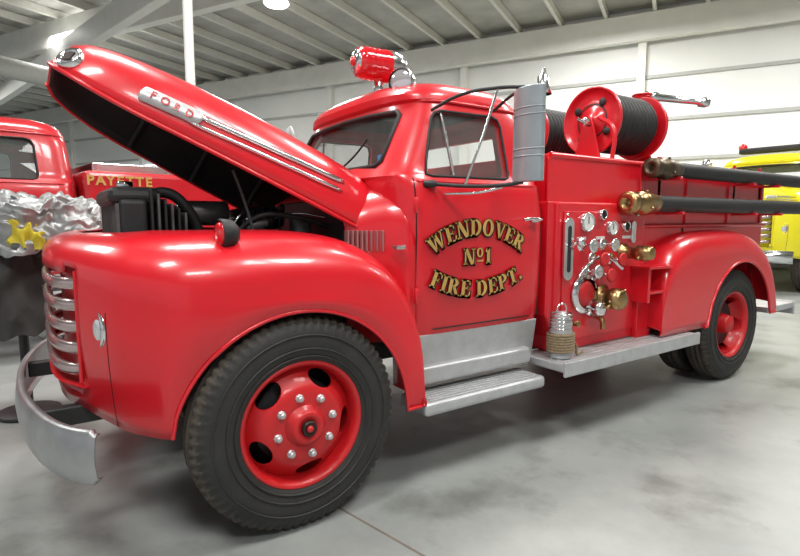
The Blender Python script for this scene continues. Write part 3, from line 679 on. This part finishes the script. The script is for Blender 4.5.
# =================================================================== BACKGROUND TRUCKS
def bgtruck(pm,body=True,txt=None):
    for s in (-1,1):
        wheel('front_wheel',0.06,.95,s,detail=False)
    front_fenders(pm)
    cab(pm,False); hood(pm,3,(.60,0,1.25),False)
    if body:
        for s in (-1,1): wheel('rear_wheel',4.09,.97,s,front=False,detail=False)
        box('body',1.81,5.2,-.92,.92,.62,1.72,pm,bev=.05)
        box('body_top_rail',1.9,5.1,-.85,.85,1.70,1.80,CHR,bev=.01)
        box('step',.75,3.4,-.98,-.8,.42,.48,ALU,mir=True)
    box('light_bar',1.05,1.25,-.5,.5,2.24,2.34,DRK,bev=.03); 
    for s in (-1,1): ball('roof_lamp',(1.12,s*.45,2.36),.07,LENS)
    for s in (-1,1):
        cyl('spot_stem',(.80,s*.80,1.65),(.78,s*.90,2.05),.012,CHR); lathe('spot_lamp',[(0,.1),(.06,.08),(.09,0),(.085,-.02),(0,-.03)],(.76,s*.90,2.08),(1,0,0),CHR)
    rr=[[Vector((-.93,y,.47)),Vector((-.96,y,.56)),Vector((-.93,y,.65))] for y in (-.9,-.4,0,.4,.9)]
    loft('bumper',rr,CHR,sol=.01)
empty('fire_truck.001',loc=(-2.50,4.0,0),rz=math.radians(8),s=1.0)
PAR.scale=(1.1,1.1,1.10)
bgtruck(REDB)
pos=1.86
for ch in 'PAYETTE':
    text('body_letter_'+ch,ch,.125,(pos,-.928,1.625),(math.pi/2,0,0),GOLD,off=.004); pos+=.086
PAR=None
empty('fire_truck.002',loc=(11.3,2.05,0),rz=math.radians(6),s=1.28)
bgtruck(YEL,True)
PAR=None

# turnout coat draped over an equipment stand beside the off fender
empty('turnout_coat')
SIL=mat('silver_cloth',(.42,.43,.43),.36,metal=.5,noise=.5,nscale=9,bump=.6,bscale=14); DCL=mat('dark_cloth',(.055,.053,.05),.9,noise=.35,nscale=5,bump=.2,bscale=10); YCL=mat('yellow_stripe_cloth',(.60,.50,.03),.7,noise=.3,bump=.4,bscale=14)
def cloth(nm,x0,x1,y0,y1,zt,zb,m,amp=.04,nf=7,n=70,seed=0.,vn=1.,fq=6.):
    rr=[]
    for i in range(n+1):
        u=i/n; r=[]
        for j in range(n+1):
            v=j/n; t=2*math.pi*v
            w=1+.25*u+amp*2*u*math.sin(nf*t)+amp*math.sin(3*t+5*u)
            top=math.sin(min(u*3,1)*math.pi/2)
            p=Vector(((x0+x1)/2+(x1-x0)/2*top*w*math.cos(t),(y0+y1)/2+(y1-y0)/2*top*w*math.sin(t),zt+(zb-zt)*max(0,(u-.15))/.85+.02*math.sin(9*t+7*u)))
            q=Vector((p.x*fq+seed,p.y*fq,p.z*fq*(1 if vn>.5 else .25))); nz=mno.noise(q); n2=1-abs(mno.noise(q*2.2))*2
            r.append(p+Vector((math.cos(t)*.05*n2,math.sin(t)*.05*n2,(.08*nz+.04*n2)*vn)))
        rr.append(r)
    loft(nm,rr,m)
cloth('coat_body',-1.25,-.84,1.25,1.85,1.28,.62,DCL,.05,8,vn=.2,fq=5.)
cloth('coat_silver_shoulders',-1.04,-.50,1.15,1.75,1.50,1.16,SIL,.10,5,seed=3.1,fq=7.)
cloth('coat_yellow_band',-.96,-.82,1.12,1.28,1.34,1.20,YCL,.08,5,seed=7.7)
cyl('stand_post',(-.95,1.5,0),(-.95,1.5,1.3),.03,DRK); cyl('stand_foot',(-.95,1.5,0),(-.95,1.5,.03),.2,DRK)
PAR=None

# =================================================================== ROOM
W0=Vector((17.06,3.49,0)); RZ=math.radians(118.16)
def room(o): o.location=W0; o.rotation_euler=(0,0,RZ); return o
WALL=mat('wall_white_panel',(.82,.83,.81),.6,noise=.04,nscale=.6)
TRIM=mat('steel_white',(.80,.80,.76),.5,noise=.08,nscale=2)
GIRT=mat('girt_grey',(.46,.47,.45),.6,noise=.1)
PUR=mat('purlin_galvanised',(.66,.66,.61),.6,noise=.1)
CEIL=mat('ceiling_metal',(.46,.46,.43),.6,noise=.3,nscale=1.2)
FLR=D.materials.new('concrete_floor'); FLR.use_nodes=True
nt=FLR.node_tree;b=nt.nodes['Principled BSDF'];tc=nt.nodes.new('ShaderNodeTexCoord')
n1=nt.nodes.new('ShaderNodeTexNoise');n1.inputs['Scale'].default_value=1.1;n1.inputs['Detail'].default_value=12;n1.inputs['Roughness'].default_value=.68
r=nt.nodes.new('ShaderNodeValToRGB');r.color_ramp.elements[0].position=.28;r.color_ramp.elements[0].color=(.22,.236,.226,1);r.color_ramp.elements[1].position=.72;r.color_ramp.elements[1].color=(.37,.384,.37,1)
n3=nt.nodes.new('ShaderNodeTexNoise');n3.inputs['Scale'].default_value=1.6;n3.inputs['Detail'].default_value=8;n3.inputs['Roughness'].default_value=.62
rs=nt.nodes.new('ShaderNodeValToRGB');rs.color_ramp.elements[0].position=.32;rs.color_ramp.elements[0].color=(.60,.60,.58,1);rs.color_ramp.elements[1].position=.48;rs.color_ramp.elements[1].color=(1,1,1,1)
mx=nt.nodes.new('ShaderNodeMix');mx.data_type='RGBA';mx.blend_type='MULTIPLY';mx.inputs[0].default_value=1
nt.links.new(tc.outputs['Object'],n1.inputs['Vector']);nt.links.new(n1.outputs['Fac'],r.inputs['Fac'])
nt.links.new(tc.outputs['Object'],n3.inputs['Vector']);nt.links.new(n3.outputs['Fac'],rs.inputs['Fac'])
nt.links.new(r.outputs['Color'],mx.inputs[6]);nt.links.new(rs.outputs['Color'],mx.inputs[7]);nt.links.new(mx.outputs[2],b.inputs['Base Color'])
r2=nt.nodes.new('ShaderNodeMapRange');r2.inputs['To Min'].default_value=.24;r2.inputs['To Max'].default_value=.55;nt.links.new(n1.outputs['Fac'],r2.inputs['Value']);nt.links.new(r2.outputs[0],b.inputs['Roughness'])
HH=7.57
room(box('floor',-14,48,-.2,34,-.2,0,FLR,bev=0))
room(box('wall_back',-14,48,-.2,0,0,HH+.3,WALL,bev=0))
room(box('wall_left',47.8,48,0,34,0,HH+.3,WALL,bev=0))
room(box('wall_right',-14,-13.8,0,34,0,HH+.3,WALL,bev=0))
room(box('ceiling',-14,48,-.2,34,HH+.3,HH+.5,CEIL,bev=0))
k=1
for p in range(-2,8):
    room(box('trim_%d'%k,3.93+5.85*p-.12,3.93+5.85*p+.12,0,.25,0,HH,TRIM,bev=.01)); k+=1
for z in (1.9,3.28,4.5,5.8): room(box('trim_%d'%k,-14,48,0,.06,z-.05,z+.05,GIRT,bev=0)); k+=1
for q in (.35,8.2,16.5,25):
    room(box('roof_beam',-14,48,q-.14,q+.14,HH-.75,HH+.05,TRIM,bev=.02))
o=box('roof_beam',-16,14,-.13,.13,6.15,6.75,TRIM,bev=.02); o.location=(-.4,19.6,0); o.rotation_euler=(0,0,math.atan2(14.4,-3.3))
for i in range(44): 
    room(box('roof_purlin',-13+1.38*i,-12.9+1.38*i,0,34,HH+.05,HH+.28,PUR,bev=0))
room(cyl('air_duct',(19.5,.3,5.6),(19.5,15,5.6),.28,GIRT))
cyl('support_column',(1.42,6.27,0),(1.42,6.27,7.6),.075,TRIM)
WIN=mat('window_daylight',(.8,.9,1),.3,emit=(.85,.93,1),es=1.6)
for i,p in enumerate((26,29.5,33,36.5)): room(box('window_%d'%(i+1),p,p+2.4,.02,.08,2.6,4.2,WIN,bev=0))
empty('storage_shelf'); PAR.location=W0; PAR.rotation_euler=(0,0,RZ)
for z in (.4,1.3,2.2,3.1): box('shelf',16,20.5,.4,1.2,z,z+.05,GIRT)
for x in (16,18.2,20.4): box('upright',x,x+.06,.4,1.2,0,3.9,DRK)
for i in range(12): box('carton',16.2+.35*i,16.45+.35*i,.5,1.1,3.15-.9*(i%3),3.5-.9*(i%3),(REDB,DRK,ALU)[i%3])
PAR=None
JT=mat('floor_joint_filler',(.20,.17,.14),.8,noise=.3)
for nm,cx,cy,a,L in (('floor_joint',.30,-.95,102,30),('floor_joint.001',3.9,-1.9,192,30)):
    o=box(nm,-L/2,L/2,-.006,.006,.0,.0015,JT,bev=0); o.location=(cx,cy,0); o.rotation_euler=(0,0,math.radians(a))
FIX=mat('lamp_diffuser',(1,1,1),.5,emit=(1,.98,.94),es=9)
def lamp(i,x,y,z,e,sz=1.6):
    l=D.lights.new('ceiling_or_fill_light','AREA'); l.shape='RECTANGLE'; l.size=sz; l.size_y=sz*.6; l.energy=e; l.color=(1,.985,.955)
    o=D.objects.new('area_light_%d'%i,l); o.location=(x,y,z-.06); bpy.context.scene.collection.objects.link(o)
    lathe('ceiling_or_fill_lamp',[(0,-.01),(.30,-.01),(.34,.03),(.30,.10),(.12,.22),(0,.24)],(x,y,z),(0,0,1),FIX,seg=28)
i=0
for (x,y,e) in ((5.0,11.4,430),(-3,-2.5,300),(2.5,-3.5,330),(0,2.2,330),(5.5,1,330),(-5,5,330),(9,-2.5,280),(11.5,6,490),(1,17,520),(-1,-7,330),(13.5,.5,320),(-5,24,520)):  # most fixtures are unseen; those by the back wall are added to brighten it
    lamp(i,x,y,7.2,e,2.2); i+=1
w=D.worlds.new('World'); SC.world=w; w.use_nodes=True; w.node_tree.nodes['Background'].inputs[0].default_value=(.92,.96,1,1); w.node_tree.nodes['Background'].inputs[1].default_value=.60
cd=D.cameras.new('camera'); co=D.objects.new('camera',cd); SC.collection.objects.link(co)
cd.sensor_width=36; cd.lens=36*535/800; cd.clip_end=200
th=math.radians(6.2); ps=math.radians(55.57)
co.location=(-.856,-3.084,1.385); co.rotation_euler=(math.pi/2-th,0,ps-math.pi/2)
SC.camera=co
